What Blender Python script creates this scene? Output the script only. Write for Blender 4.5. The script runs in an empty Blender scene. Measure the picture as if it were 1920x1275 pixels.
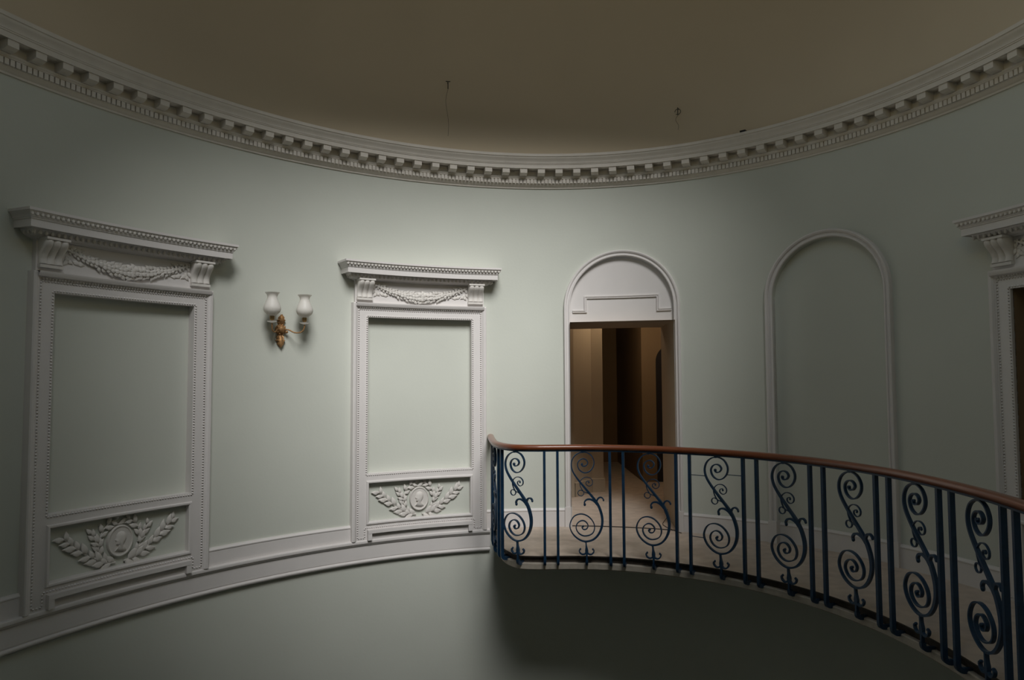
import bpy, bmesh, math, random
import numpy as np
from mathutils import Matrix, Vector
random.seed(7)
PI = math.pi
SC = bpy.context.scene
COL = SC.collection

# ------------------------------------------------------------------ camera
EYE = 1.512
cam_d = bpy.data.cameras.new('camera'); cam = bpy.data.objects.new('camera', cam_d); COL.objects.link(cam)
cam_d.sensor_width = 36.0; cam_d.lens = 25.10; cam_d.clip_start = 0.02; cam_d.clip_end = 200
_p, _r = 0.0537, -0.00483
_fw = Vector((0, math.cos(_p), math.sin(_p))); _up = Vector((0, -math.sin(_p), math.cos(_p))); _rt = Vector((1, 0, 0))
_r2 = _rt*math.cos(_r) + _up*math.sin(_r); _u2 = -_rt*math.sin(_r) + _up*math.cos(_r)
_m = Matrix.Identity(4)
for i in range(3):
    _m[i][0] = _r2[i]; _m[i][1] = _u2[i]; _m[i][2] = -_fw[i]
_m[0][3], _m[1][3], _m[2][3] = 0, 0, EYE
cam.matrix_world = _m
SC.camera = cam

# ------------------------------------------------------------------ light: hazy sun and sky through the unseen open oculus of the dome
SUN_DIR = Vector((0.17, -0.70, 0.69)).normalized()          # towards the sun
SUN_STRENGTH = 4.25
SKY_STRENGTH = 0.72
EXPOSURE = -0.26
world = bpy.data.worlds.new('sky'); SC.world = world; world.use_nodes = True
bg = world.node_tree.nodes['Background']; bg.inputs[0].default_value = (0.62, 0.80, 1.0, 1); bg.inputs[1].default_value = SKY_STRENGTH
sun_d = bpy.data.lights.new('sun', 'SUN'); sun_d.energy = SUN_STRENGTH; sun_d.angle = math.radians(25); sun_d.color = (1.0, 0.99, 0.97)
sun = bpy.data.objects.new('sun', sun_d); COL.objects.link(sun); sun.location = (2, -6, 12)
sun.rotation_euler = SUN_DIR.to_track_quat('Z', 'Y').to_euler()
fill_d = bpy.data.lights.new('warm_fill', 'POINT'); fill_d.energy = 16; fill_d.color = (1.0, 0.80, 0.32); fill_d.shadow_soft_size = 0.16
fill_ob = bpy.data.objects.new('warm_fill', fill_d); COL.objects.link(fill_ob); fill_ob.location = (1.2, 2.6, EYE + 2.7)     # added unseen warm fill for the dome and right wall, no fitting
vs = SC.view_settings
vs.view_transform = 'Standard'; vs.look = 'None'; vs.gamma = 1.0; vs.exposure = EXPOSURE; vs.use_curve_mapping = False

# ------------------------------------------------------------------ the oval plan: arc length s along the wall, d in front of it
EA, EB = 1.58513*2.1, 1.58513*1.21672*2.1
ECX, ECY, EROT = -0.02337, 3.28683, -0.36993
OW = 0.14304
_t = np.linspace(-PI, PI, 24001)
_x = EA*np.sin(_t); _y = EB*np.cos(_t)
_nx = np.sin(_t)/EA; _ny = np.cos(_t)/EB; _l = np.hypot(_nx, _ny); _nx /= _l; _ny /= _l
_wx = _x + OW*_nx; _wy = _y + OW*_ny
_cr, _sr = math.cos(EROT), math.sin(EROT)
_X = ECX + _wx*_cr - _wy*_sr; _Y = ECY + _wx*_sr + _wy*_cr
_NX = -(_nx*_cr - _ny*_sr); _NY = -(_nx*_sr + _ny*_cr)       # into the room
_S = np.concatenate([[0], np.cumsum(np.hypot(np.diff(_X), np.diff(_Y)))]); _S -= np.interp(0, _t, _S)
SMIN, SMAX = float(_S[0]), float(_S[-1])
DS = 0.002
_su = np.arange(SMIN, SMAX, DS)
TAB = np.stack([np.interp(_su, _S, a) for a in (_X, _Y, _NX, _NY)], 1).tolist()
NT = len(TAB)
PERIM = SMAX - SMIN
def plan(s):
    u = ((s - SMIN) % PERIM)/DS
    i = int(u); f = u - i
    a = TAB[i % NT]; b = TAB[(i+1) % NT]
    return [a[k] + (b[k]-a[k])*f for k in range(4)]
def W(s, d, z):
    x, y, nx, ny = plan(s)
    return (x + nx*d, y + ny*d, z)
def basis(s, d, z, ang=0.0):
    """matrix at a wall point: x along the wall (turned by ang in the wall plane), y up, z into the room"""
    x, y, nx, ny = plan(s)
    N = Vector((nx, ny, 0)); T = Vector((-ny, nx, 0))
    if T.dot(Vector(W(s+.05, 0, 0)) - Vector(W(s, 0, 0))) < 0: T = -T
    Z = Vector((0, 0, 1))
    u = T*math.cos(ang) + Z*math.sin(ang); v = -T*math.sin(ang) + Z*math.cos(ang)
    m = Matrix.Identity(4)
    for i in range(3):
        m[i][0] = u[i]; m[i][1] = v[i]; m[i][2] = N[i]
    m[0][3], m[1][3], m[2][3] = x + nx*d, y + ny*d, z
    return m

# ------------------------------------------------------------------ materials
def nodemat(name, base, rough=0.6, var=0.06, scale=6.0, bump=0.05, bscale=60.0, metal=0.0, spec=0.4, stops=None, coat=0.0):
    m = bpy.data.materials.new(name); m.use_nodes = True
    nt = m.node_tree; b = nt.nodes['Principled BSDF']
    tc = nt.nodes.new('ShaderNodeTexCoord')
    n1 = nt.nodes.new('ShaderNodeTexNoise'); n1.inputs['Scale'].default_value = scale; n1.inputs['Detail'].default_value = 4
    nt.links.new(tc.outputs['Object'], n1.inputs['Vector'])
    cr = nt.nodes.new('ShaderNodeValToRGB')
    lo = tuple(c*(1-var) for c in base); hi = tuple(min(1, c*(1+var)) for c in base)
    if stops: lo, hi = stops
    cr.color_ramp.elements[0].color = (*lo, 1); cr.color_ramp.elements[1].color = (*hi, 1)
    cr.color_ramp.elements[0].position = 0.3; cr.color_ramp.elements[1].position = 0.7
    nt.links.new(n1.outputs['Fac'], cr.inputs['Fac']); nt.links.new(cr.outputs['Color'], b.inputs['Base Color'])
    b.inputs['Roughness'].default_value = rough; b.inputs['Metallic'].default_value = metal
    b.inputs['Specular IOR Level'].default_value = spec
    if coat: b.inputs['Coat Weight'].default_value = coat
    if bump:
        n2 = nt.nodes.new('ShaderNodeTexNoise'); n2.inputs['Scale'].default_value = bscale; n2.inputs['Detail'].default_value = 3
        nt.links.new(tc.outputs['Object'], n2.inputs['Vector'])
        bp = nt.nodes.new('ShaderNodeBump'); bp.inputs['Strength'].default_value = bump; bp.inputs['Distance'].default_value = 0.01
        nt.links.new(n2.outputs['Fac'], bp.inputs['Height']); nt.links.new(bp.outputs['Normal'], b.inputs['Normal'])
    return m
M_GREEN = nodemat('green_wall_paint', (0.555, 0.572, 0.515), rough=0.75, var=0.025, scale=1.3, bump=0.06, bscale=45, spec=0.2)
M_WHITE = nodemat('white_gloss_paint', (0.66, 0.63, 0.615), rough=0.5, var=0.02, scale=4, bump=0.03, bscale=80, spec=0.3)
M_PLASTER = nodemat('plaster_white', (0.64, 0.61, 0.575), rough=0.65, var=0.04, scale=20, bump=0.05, bscale=150, spec=0.25)
M_CORN = nodemat('cornice_cream', (0.66, 0.615, 0.555), rough=0.65, var=0.04, scale=8, bump=0.04, bscale=90, spec=0.2)
M_DOME = nodemat('dome_paint', (0.60, 0.512, 0.385), rough=0.8, var=0.04, scale=0.8, bump=0.03, bscale=30, spec=0.1)
M_CARPET = nodemat('beige_carpet', (0.56, 0.47, 0.395), rough=0.95, var=0.10, scale=9, bump=0.5, bscale=300, spec=0.05)
M_STONE = nodemat('slab_stone', (0.40, 0.355, 0.30), rough=0.7, var=0.12, scale=14, bump=0.1, bscale=70, spec=0.2)
M_EDGE = nodemat('slab_shade_and_threshold', (0.045, 0.036, 0.03), rough=0.6, var=0.25, scale=20, bump=0.05, spec=0.2)  # painted shade on the slab edge; the threshold's own dark colour
M_IRON = nodemat('blue_painted_iron', (0.008, 0.036, 0.082), rough=0.38, var=0.2, scale=25, bump=0.08, bscale=120, spec=0.45)
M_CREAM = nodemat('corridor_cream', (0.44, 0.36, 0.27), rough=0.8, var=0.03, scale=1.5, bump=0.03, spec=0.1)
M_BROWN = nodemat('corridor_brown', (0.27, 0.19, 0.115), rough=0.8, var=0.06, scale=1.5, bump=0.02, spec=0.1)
M_DARK = nodemat('doorway_shade_black', (0.03, 0.026, 0.028), rough=0.6, var=0.1, scale=3, bump=0, spec=0.2)  # near-black colour stands for the shade inside the arch
M_BLACK = nodemat('black_plastic', (0.012, 0.011, 0.010), rough=0.5, var=0.1, bump=0)
M_WIRE = nodemat('dark_wire', (0.06, 0.05, 0.04), rough=0.6, var=0.1, bump=0)
M_GILT = nodemat('gilt_brass', (0.36, 0.20, 0.085), rough=0.5, var=0.25, scale=60, bump=0.25, bscale=180, metal=0.55, spec=0.5)
M_BRASS = nodemat('dark_brass', (0.20, 0.13, 0.055), rough=0.35, var=0.2, scale=50, bump=0.1, metal=0.85)
M_FLOOR = nodemat('lower_floor_wood', (0.035, 0.022, 0.011), rough=0.5, var=0.2, scale=4, bump=0.05, spec=0.3)
def wood():
    m = nodemat('mahogany', (0.20, 0.055, 0.019), rough=0.3, var=0.2, scale=9, bump=0.02, bscale=60, spec=0.5, coat=0.35)
    nt = m.node_tree; tc = [n for n in nt.nodes if n.type == 'TEX_COORD'][0]
    wv = nt.nodes.new('ShaderNodeTexNoise'); wv.inputs['Scale'].default_value = 3.0; wv.inputs['Detail'].default_value = 6
    mp = nt.nodes.new('ShaderNodeMapping'); mp.inputs['Scale'].default_value = (1, 1, 40)
    nt.links.new(tc.outputs['Object'], mp.inputs['Vector']); nt.links.new(mp.outputs['Vector'], wv.inputs['Vector'])
    cr = [n for n in nt.nodes if n.type == 'VALTORGB'][0]
    nt.links.new(wv.outputs['Fac'], cr.inputs['Fac'])
    return m
M_WOOD = wood()
def glass_opal():
    m = bpy.data.materials.new('opal_glass'); m.use_nodes = True
    nt = m.node_tree; b = nt.nodes['Principled BSDF']
    tr = nt.nodes.new('ShaderNodeBsdfTranslucent'); mx = nt.nodes.new('ShaderNodeMixShader'); out = nt.nodes['Material Output']
    n = nt.nodes.new('ShaderNodeTexNoise'); n.inputs['Scale'].default_value = 18
    cr = nt.nodes.new('ShaderNodeValToRGB'); cr.color_ramp.elements[0].color = (0.86, 0.84, 0.80, 1); cr.color_ramp.elements[1].color = (0.91, 0.89, 0.86, 1)
    nt.links.new(n.outputs['Fac'], cr.inputs['Fac']); nt.links.new(cr.outputs['Color'], b.inputs['Base Color']); nt.links.new(cr.outputs['Color'], tr.inputs['Color'])
    b.inputs['Roughness'].default_value = 0.45
    mx.inputs[0].default_value = 0.5
    nt.links.new(b.outputs[0], mx.inputs[1]); nt.links.new(tr.outputs[0], mx.inputs[2]); nt.links.new(mx.outputs[0], out.inputs['Surface'])
    return m
M_OPAL = glass_opal()

# ------------------------------------------------------------------ mesh helpers
class B:
    """collects vertices in world space and builds ONE mesh object"""
    def __init__(self): self.v = []; self.f = []
    def add(self, vs, fs):
        o = len(self.v); self.v += [tuple(q) for q in vs]; self.f += [tuple(i+o for i in f) for f in fs]
    def grid(self, rows, closed_u=False, closed_v=False):
        n, m = len(rows), len(rows[0]); vs = [q for r in rows for q in r]; fs = []
        for i in range(n - (0 if closed_u else 1)):
            for j in range(m - (0 if closed_v else 1)):
                a = i*m + j; b = i*m + (j+1) % m; c = ((i+1) % n)*m + (j+1) % m; d = ((i+1) % n)*m + j
                fs.append((a, b, c, d))
        self.add(vs, fs)
    def box(self, s0, s1, d0, d1, z0, z1, step=0.12):
        n = max(1, int(math.ceil(abs(s1-s0)/step)))
        rows = []
        for i in range(n+1):
            s = s0 + (s1-s0)*i/n
            rows.append([W(s, d0, z0), W(s, d1, z0), W(s, d1, z1), W(s, d0, z1)])
        self.grid(rows, closed_v=True)
        self.add(rows[0], [(0, 1, 2, 3)]); self.add(rows[-1], [(3, 2, 1, 0)])
    def sweep(self, s0, s1, prof, step=0.06, closed=False):
        n = max(1, int(math.ceil(abs(s1-s0)/step)))
        self.grid([[W(s0 + (s1-s0)*i/n, d, z) for d, z in prof] for i in range(n+1)], closed_v=closed)
    def caps(self, s, prof):
        self.add([W(s, d, z) for d, z in prof], [tuple(range(len(prof)))])
    def mould(self, path, prof, closed=False, smax=0.1):
        pts = [Vector(q) for q in path]; n = len(pts)
        P = []; N = []
        def seg(i):
            a = pts[i % n]; b = pts[(i+1) % n]; d = (b-a).normalized(); return Vector((-d.y, d.x))
        for i in range(n):
            if closed or 0 < i < n-1:
                na, nb = seg(i-1), seg(i); m = (na+nb); m = m/(m.length_squared/2) if m.length > 1e-6 else na
            else: m = seg(0) if i == 0 else seg(n-2)
            P.append(pts[i]); N.append(m)
        rows = []
        for i in range(n if closed else n-1):
            j = (i+1) % n; k = max(1, int(math.ceil(abs(P[j].x-P[i].x)/smax)))
            for q in range(k):
                u = q/k; p_ = P[i].lerp(P[j], u); m_ = N[i].lerp(N[j], u)
                rows.append([W(p_.x + m_.x*o, d, p_.y + m_.y*o) for o, d in prof])
        if not closed: rows.append([W(P[-1].x + N[-1].x*o, d, P[-1].y + N[-1].y*o) for o, d in prof])
        self.grid(rows, closed_u=closed)
    def ell(self, mat, rx, ry, rz, nu=8, nv=5, half=False):
        rows = []
        for j in range(nv+1):
            ph = (PI/2*j/nv) if half else (-PI/2 + PI*j/nv)
            rows.append([mat @ Vector((rx*math.cos(ph)*math.cos(2*PI*i/nu), ry*math.cos(ph)*math.sin(2*PI*i/nu), rz*math.sin(ph))) for i in range(nu)])
        self.grid(rows, closed_v=True)
    def lathe(self, mat, prof, n=24):
        self.grid([[mat @ Vector((r*math.cos(2*PI*i/n), r*math.sin(2*PI*i/n), z)) for i in range(n)] for r, z in prof], closed_v=True)
    def tube(self, pts, rad, n=8):
        pts = [Vector(q) for q in pts]; rows = []; up = Vector((0, 0, 1)); last = None
        for i, q in enumerate(pts):
            t = (pts[min(i+1, len(pts)-1)] - pts[max(i-1, 0)]).normalized()
            if last is None:
                a = t.cross(up); a = a if a.length > .05 else t.cross(Vector((1, 0, 0)))
            else: a = last - t*last.dot(t)
            a.normalize(); last = a; b = t.cross(a)
            r = rad(i/(len(pts)-1)) if callable(rad) else rad
            rows.append([q + a*(r*math.cos(2*PI*k/n)) + b*(r*math.sin(2*PI*k/n)) for k in range(n)])
        self.grid(rows, closed_v=True)
        m = len(rows[0]); self.add(rows[0], [tuple(range(m))]); self.add(rows[-1], [tuple(range(m))[::-1]])
    def ribbon(self, pts, width, depth, taper=None):
        """flat bar bent in the local x/z plane; width(u) in that plane, depth in y"""
        n = len(pts); rows = []
        for i in range(n):
            a = pts[max(i-1, 0)]; b = pts[min(i+1, n-1)]
            dx, dz = b[0]-a[0], b[1]-a[1]; l = math.hypot(dx, dz) or 1; nx, nz = -dz/l, dx/l
            w = (width(i/(n-1)) if callable(width) else width)/2
            h = (depth(i/(n-1)) if callable(depth) else depth)/2
            x, z = pts[i]
            rows.append([(x+nx*w, -h, z+nz*w), (x+nx*w, h, z+nz*w), (x-nx*w, h, z-nz*w), (x-nx*w, -h, z-nz*w)])
        self.grid(rows, closed_v=True)
        self.add(rows[0], [(0, 1, 2, 3)]); self.add(rows[-1], [(3, 2, 1, 0)])
    def mesh(self, name, mat, off=(0, 0, 0), smooth=True, ang=32):
        me = bpy.data.meshes.new(name)
        me.from_pydata([(x-off[0], y-off[1], z-off[2]) for x, y, z in self.v], [], self.f)
        me.materials.append(mat)
        bm = bmesh.new(); bm.from_mesh(me); bmesh.ops.remove_doubles(bm, verts=bm.verts, dist=1e-6)
        bmesh.ops.recalc_face_normals(bm, faces=bm.faces); bm.to_mesh(me); bm.free()
        if smooth:
            me.polygons.foreach_set('use_smooth', [True]*len(me.polygons))
            me.set_sharp_from_angle(angle=math.radians(ang))
        me.update()
        return me
    def build(self, name, mat, parent=None, **kw):
        root = parent
        while root is not None and root.parent is not None: root = root.parent
        off = tuple(root.location) if root is not None else (0, 0, 0)
        o = bpy.data.objects.new(name, self.mesh(name, mat, off, **kw)); COL.objects.link(o)
        if parent is not None: o.parent = parent
        return o
def inst(name, mesh, mat4, parent=None):
    root = parent
    while root is not None and root.parent is not None: root = root.parent
    o = bpy.data.objects.new(name, mesh); COL.objects.link(o)
    if parent is not None:
        base = Matrix.Translation(root.location)
        if parent is not root: base = base @ parent.matrix_basis
        o.parent = parent; o.matrix_basis = base.inverted() @ mat4
    else: o.matrix_basis = mat4
    return o
def tag(o, label=None, cat=None, group=None, kind=None):
    if label: o['label'] = label
    if cat: o['category'] = cat
    if group: o['group'] = group
    if kind: o['kind'] = kind
    return o
def thing(name, loc, label=None, cat=None, group=None, kind=None):
    o = bpy.data.objects.new(name, None); COL.objects.link(o); o.location = loc; o.empty_display_size = 0.1
    return tag(o, label, cat, group, kind)
def crom(pts, n=8):
    Q = [tuple(2*a-b for a, b in zip(pts[0], pts[1]))] + list(pts) + [tuple(2*a-b for a, b in zip(pts[-1], pts[-2]))]
    out = []
    for i in range(1, len(Q)-2):
        for k in range(n):
            u = k/n
            out.append(tuple(.5*(2*b + (c-a)*u + (2*a-5*b+4*c-d)*u*u + (3*b-a-3*c+d)*u**3) for a, b, c, d in zip(Q[i-1], Q[i], Q[i+1], Q[i+2])))
    out.append(tuple(pts[-1])); return out

# ------------------------------------------------------------------ positions along the wall
FRAMES = [-5.185, -2.485, 3.71]
DOOR_C, DOOR_R = -0.385, 0.53
ARCH_C, ARCH_R = 1.617, 0.51
SPRING_D, SPRING_A = 2.235, 2.232
LINTEL = 2.087
Z_LOW = -4.2
CZ = EYE + 1.979               # bottom line of the cornice
P_HW, P_Z0, P_Z1 = 0.535, 0.615, 2.105
LEFT_END = -1.80               # landing starts here

# ------------------------------------------------------------------ wall
holes = [(c-P_HW, c+P_HW, P_Z0, lambda s: P_Z1) for c in FRAMES]
holes.append((DOOR_C-DOOR_R, DOOR_C+DOOR_R, 0.0, lambda s: SPRING_D + math.sqrt(max(0, DOOR_R**2-(s-DOOR_C)**2))))
holes.append((ARCH_C-ARCH_R, ARCH_C+ARCH_R, 0.0, lambda s: SPRING_A + math.sqrt(max(0, ARCH_R**2-(s-ARCH_C)**2))))
edges = set(round(SMIN + PERIM*i/400, 4) for i in range(400))
for a, b, z0, zt in holes: edges |= {round(a, 4), round(b, 4)}
for c, r in ((DOOR_C, DOOR_R), (ARCH_C, ARCH_R)):
    for i in range(65): edges.add(round(c - r*math.cos(PI*i/64), 4))
edges = sorted(edges)
wb = B(); ZT = CZ + 0.40
for i in range(len(edges)):
    a = edges[i]; b = edges[(i+1) % len(edges)]
    bb = b if b > a else b + PERIM
    if bb - a < 1e-5: continue
    mid = (a+bb)/2; z = Z_LOW; segs = []
    for h in holes:
        if h[0] < mid < h[1]: segs = [((Z_LOW, Z_LOW), (h[2], h[2])), ((h[3](max(a, h[0])), h[3](min(bb, h[1]))), (ZT, ZT))]
    if not segs: segs = [((Z_LOW, Z_LOW), (ZT, ZT))]
    for (za, zb), (ya, yb) in segs:
        wb.add([W(a, 0, za), W(bb, 0, zb), W(bb, 0, yb), W(a, 0, ya)], [(0, 1, 2, 3)])
wall = tag(wb.build('wall_rotunda', M_GREEN, ang=60), 'pale green painted wall curving round the oval stairwell', kind='structure')

# recess of the blind arch
rb = B()
arcp = [(ARCH_C-ARCH_R, -.05), (ARCH_C-ARCH_R, 1.1)] + [(ARCH_C - ARCH_R*math.cos(PI*i/48), SPRING_A + ARCH_R*math.sin(PI*i/48)) for i in range(49)] + [(ARCH_C+ARCH_R, 1.1), (ARCH_C+ARCH_R, -.05)]
rb.grid([[W(s, 0.0, z), W(s, -0.055, z)] for s, z in arcp])
n = 40
cols = [ARCH_C - ARCH_R*math.cos(PI*i/n) for i in range(n+1)]
rb.grid([[W(s, -0.055, -.05), W(s, -0.055, SPRING_A*.5), W(s, -0.055, SPRING_A + .0), W(s, -0.055, .002+SPRING_A + math.sqrt(max(0, ARCH_R**2-(s-ARCH_C)**2)))] for s in cols])
o = rb.build('arch_recess', M_GREEN, wall, ang=40); o['label'] = 'shallow green recess of the blind arch'

# ------------------------------------------------------------------ dome with an unseen open oculus, and the lower floor
DZ0, DH, DK = EYE + 2.30, 1.95, 0.625
OCX, OCY = 0.40, 2.78         # centre of the unseen oculus, offset to aim the sunlight
CEN = (ECX, ECY)
def dome(s, k):
    x, y, z = W(s, 0.10, 0)
    w = (1-k)/(1-DK)
    return (CEN[0] + (x-CEN[0])*k + (OCX-CEN[0])*w, CEN[1] + (y-CEN[1])*k + (OCY-CEN[1])*w, DZ0 + DH*math.sqrt(max(0, 1-k*k)))
db = B(); ns = 160; phis = [i/36 for i in range(37)]; phm = math.acos(DK)
rows = []
for u in phis:
    k = math.cos(phm*u); rows.append([dome(SMIN + PERIM*i/ns, k) for i in range(ns)])
rows.insert(0, [W(SMIN + PERIM*i/ns, -0.02, DZ0-0.03) for i in range(ns)])
ztop = rows[-1][0][2]
rows.append([(x, y, z+0.5) for x, y, z in rows[-1]])
db.grid(rows, closed_v=True)
tag(db.build('ceiling', M_DOME, ang=60), 'plain brownish cream dome rising above the cornice', kind='structure')
lb = B()
lb.add([W(SMIN + PERIM*i/80, -0.05, Z_LOW) for i in range(80)], [tuple(range(80))])
tag(lb.build('floor_lower', M_FLOOR, smooth=False), 'dark wooden floor at the bottom of the stairwell', kind='structure')

# ------------------------------------------------------------------ main cornice
S0V, S1V = -7.6, 5.2
cb = B()
cprof = [(-0.02, 0), (0.010, 0), (0.013, 0.008), (0.013, 0.014), (0.020, 0.018), (0.032, 0.030), (0.038, 0.040), (0.040, 0.043), (0.040, 0.088),
         (0.050, 0.090), (0.054, 0.094), (0.054, 0.099), (0.058, 0.103), (0.064, 0.112), (0.064, 0.116), (0.052, 0.118), (0.052, 0.180), (0.146, 0.181), (0.148, 0.176), (0.152, 0.176),
         (0.152, 0.212), (0.158, 0.216), (0.158, 0.222), (0.163, 0.226), (0.163, 0.232), (0.166, 0.240), (0.172, 0.252), (0.184, 0.265), (0.190, 0.274), (0.192, 0.284),
         (0.200, 0.288), (0.200, 0.314), (-0.02, 0.330)]
cb.sweep(SMIN, SMIN+PERIM, [(d, CZ+z) for d, z in cprof], step=0.06)
cornice = tag(cb.build('trim_cornice', M_CORN, ang=30), 'cream moulded plaster cornice running round under the dome', kind='structure')
# dentils: five to each modillion
tm = np.arctan2(0, 1)
_sm = np.concatenate([[0], np.cumsum(np.hypot(np.diff(_x), np.diff(_y)))]); _sm -= np.interp(-1.58901, _t, _sm)   # arc length on the modillion fronts
PITCH = 0.086632*2.1
mod_s = [float(np.interp(np.interp(k*PITCH, _sm, _t), _t, _S)) for k in range(-5, 58)]
dn = B()
for a, b in zip(mod_s[:-1], mod_s[1:]):
    for q in range(5):
        s = a + (b-a)*(q+0.5)/5; h = (b-a)/5*0.37
        vs_ = [W(s+ds, d, CZ+z) for ds, d, z in ((-h, .036, .046), (h, .036, .046), (h, .060, .046), (-h, .060, .046), (-h, .036, .086), (h, .036, .086), (h, .060, .086), (-h, .060, .086))]
        dn.add(vs_, [(0, 1, 2, 3), (4, 7, 6, 5), (0, 4, 5, 1), (1, 5, 6, 2), (2, 6, 7, 3), (3, 7, 4, 0)])
tag(dn.build('dentil_course', M_CORN, cornice, smooth=False), 'row of small square dentils', kind='stuff')
# one modillion, shared by all (x along wall, y up, z into the room, origin on the bed at its foot)
mb = B(); hw = 0.0365
mp = [(0.0, 0.0), (0.030, -0.004), (0.060, 0.000), (0.076, 0.006), (0.086, 0.012), (0.093, 0.012), (0.093, 0.060), (0.0, 0.060)]
mb.add([(-hw, y, z) for z, y in mp] + [(hw, y, z) for z, y in mp], [tuple(range(8)), tuple(range(15, 7, -1))] + [(i, (i+1) % 8, 8+(i+1) % 8, 8+i) for i in range(8)])
mmesh = mb.mesh('modillion', M_CORN, smooth=False)
rsb = B()
for i, s in enumerate(mod_s):
    inst('modillion', mmesh, basis(s, 0.051, CZ+0.119), cornice)
    if i+1 < len(mod_s):
        sm_ = (s+mod_s[i+1])/2; m = basis(sm_, 0.100, CZ+0.181) @ Matrix.Rotation(PI/2, 4, 'X')
        rsb.ell(m, 0.036, 0.030, 0.006, 10, 4)
tag(rsb.build('soffit_rosettes', M_CORN, cornice), 'row of oval bosses between the modillions', kind='stuff')

# ------------------------------------------------------------------ ledge under the panels on the left
gb = B()
gp = [(-0.01, 0.0), (0.048, 0.0), (0.055, -0.006), (0.058, -0.018), (0.055, -0.030), (0.046, -0.036), (0.044, -0.044), (0.034, -0.050), (0.030, -0.056), (0.030, -0.176),
      (0.026, -0.178), (0.026, -0.184), (0.036, -0.186), (0.042, -0.192), (0.044, -0.200), (0.040, -0.210), (0.030, -0.214), (0.012, -0.226), (-0.01, -0.228)]
gb.sweep(-8.2, LEFT_END+0.04, gp, step=0.06)
tag(gb.build('trim_ledge', M_WHITE, ang=30), 'white moulded ledge continuing the landing level below the carved panels', kind='structure')
# skirting
def skirt(name, s0, s1, z0, h, label, mat=M_WHITE, d0=0.0):
    b = B(); pr = [(d0-0.005, z0), (d0+0.022, z0), (d0+0.022, h-0.028), (d0+0.027, h-0.024), (d0+0.027, h-0.016), (d0+0.018, h-0.008), (d0+0.014, h), (d0-0.005, h)]
    b.sweep(s0, s1, pr, step=0.08); b.caps(s0, pr); b.caps(s1, pr[::-1])
    return tag(b.build(name, mat, ang=25), label, kind='structure')
FW = 0.69
skirt('baseboard_left', -8.0, FRAMES[0]-FW, 0.0, 0.145, 'white skirting left of the nearest carved panel surround')
skirt('baseboard_middle', FRAMES[0]+FW, FRAMES[1]-FW, 0.0, 0.145, 'white skirting below the wall sconce')
skirt('baseboard_door', FRAMES[1]+FW, DOOR_C-DOOR_R-0.062, 0.0, 0.185, 'white skirting between carved panel and open doorway')
skirt('baseboard_pier', DOOR_C+DOOR_R+0.062, ARCH_C-ARCH_R-0.065, 0.0, 0.185, 'white skirting between open doorway and blind arch')
skirt('baseboard_arch', ARCH_C-ARCH_R+0.002, ARCH_C+ARCH_R-0.002, 0.0, 0.180, 'white skirting inside the blind arch', d0=-0.055)
skirt('baseboard_right', ARCH_C+ARCH_R+0.065, FRAMES[2]-FW, 0.0, 0.185, 'white skirting between blind arch and right carved surround')
skirt('baseboard_rear', FRAMES[2]+FW, 8.0, 0.0, 0.185, 'white skirting right of the right carved surround')

# ------------------------------------------------------------------ landing slab and the balustrade line
def dline(s): return float(np.interp(s, [-1.2, .6, 2.4, 3.2, 5, 9], [1.27, 1.26, 1.18, 1.16, 1.19, 1.19]))
ctrl = [(-1.745, 0.0), (-1.80, .35), (-1.865, .75), (-1.855, 1.0), (-1.74, 1.19), (-1.5, 1.255), (-1.2, 1.27)] + [(-0.9+0.3*i, dline(-0.9+0.3*i)) for i in range(30)]
PATH = crom([W(s, d, 0)[:2] for s, d in ctrl], 10)
PL = [0.0]
for a, b in zip(PATH[:-1], PATH[1:]): PL.append(PL[-1] + math.hypot(b[0]-a[0], b[1]-a[1]))
def at(L):
    x = float(np.interp(L, PL, [q[0] for q in PATH])); y = float(np.interp(L, PL, [q[1] for q in PATH]))
    a = (float(np.interp(L-.03, PL, [q[0] for q in PATH])), float(np.interp(L-.03, PL, [q[1] for q in PATH])))
    b = (float(np.interp(L+.03, PL, [q[0] for q in PATH])), float(np.interp(L+.03, PL, [q[1] for q in PATH])))
    t = Vector((b[0]-a[0], b[1]-a[1])).normalized()
    return x, y, t
def off(L, o):
    """point at length L, o metres inward (towards the landing) from the balustrade line"""
    x, y, t = at(L)
    return (x - t.y*o, y + t.x*o)
# the path runs with the landing on its left, so (-ty, tx) points to the landing
LMAX = PL[-1]
NSTEP = 150
Ls = [LMAX*i/NSTEP for i in range(NSTEP+1)]
Ls = sorted(set(Ls + [0.6+0.03*i for i in range(30)]))
inner = []
sidx = [c[0] for c in ctrl]
slabE = 0.055
fb = B()
# carpet: quads between the wall foot and the slab edge
ws = np.linspace(LEFT_END, ctrl[-1][0], len(Ls))
def wall_s_for(x, y, lo=LEFT_END, hi=ctrl[-1][0]):
    best = None
    for i in range(0, 400):
        s = lo + (hi-lo)*i/399; q = W(s, 0, 0); dd = (q[0]-x)**2 + (q[1]-y)**2
        if best is None or dd < best[0]: best = (dd, s)
    return best[1]
edge = [off(L, slabE) for L in Ls]
wsl = []
mx_ = LEFT_END
for (x, y) in edge:
    s = wall_s_for(x, y); mx_ = max(mx_, s); wsl.append(mx_)
fb.grid([[(*W(s, -0.09, 0)[:2], 0.0), (x, y, 0.0)] for s, (x, y) in zip(wsl, edge)])
floor = tag(fb.build('floor', M_CARPET, smooth=False), 'beige carpet on the curved landing', kind='structure')
sb = B(); st = B()
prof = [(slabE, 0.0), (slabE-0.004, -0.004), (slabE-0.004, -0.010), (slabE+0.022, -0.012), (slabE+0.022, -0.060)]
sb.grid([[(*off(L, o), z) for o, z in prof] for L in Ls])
o = sb.build('slab_shade_strip', M_EDGE, floor); o['label'] = 'slab edge strip with shade painted in as a dark colour'  # shade on the slab edge is put into this dark colour
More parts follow.
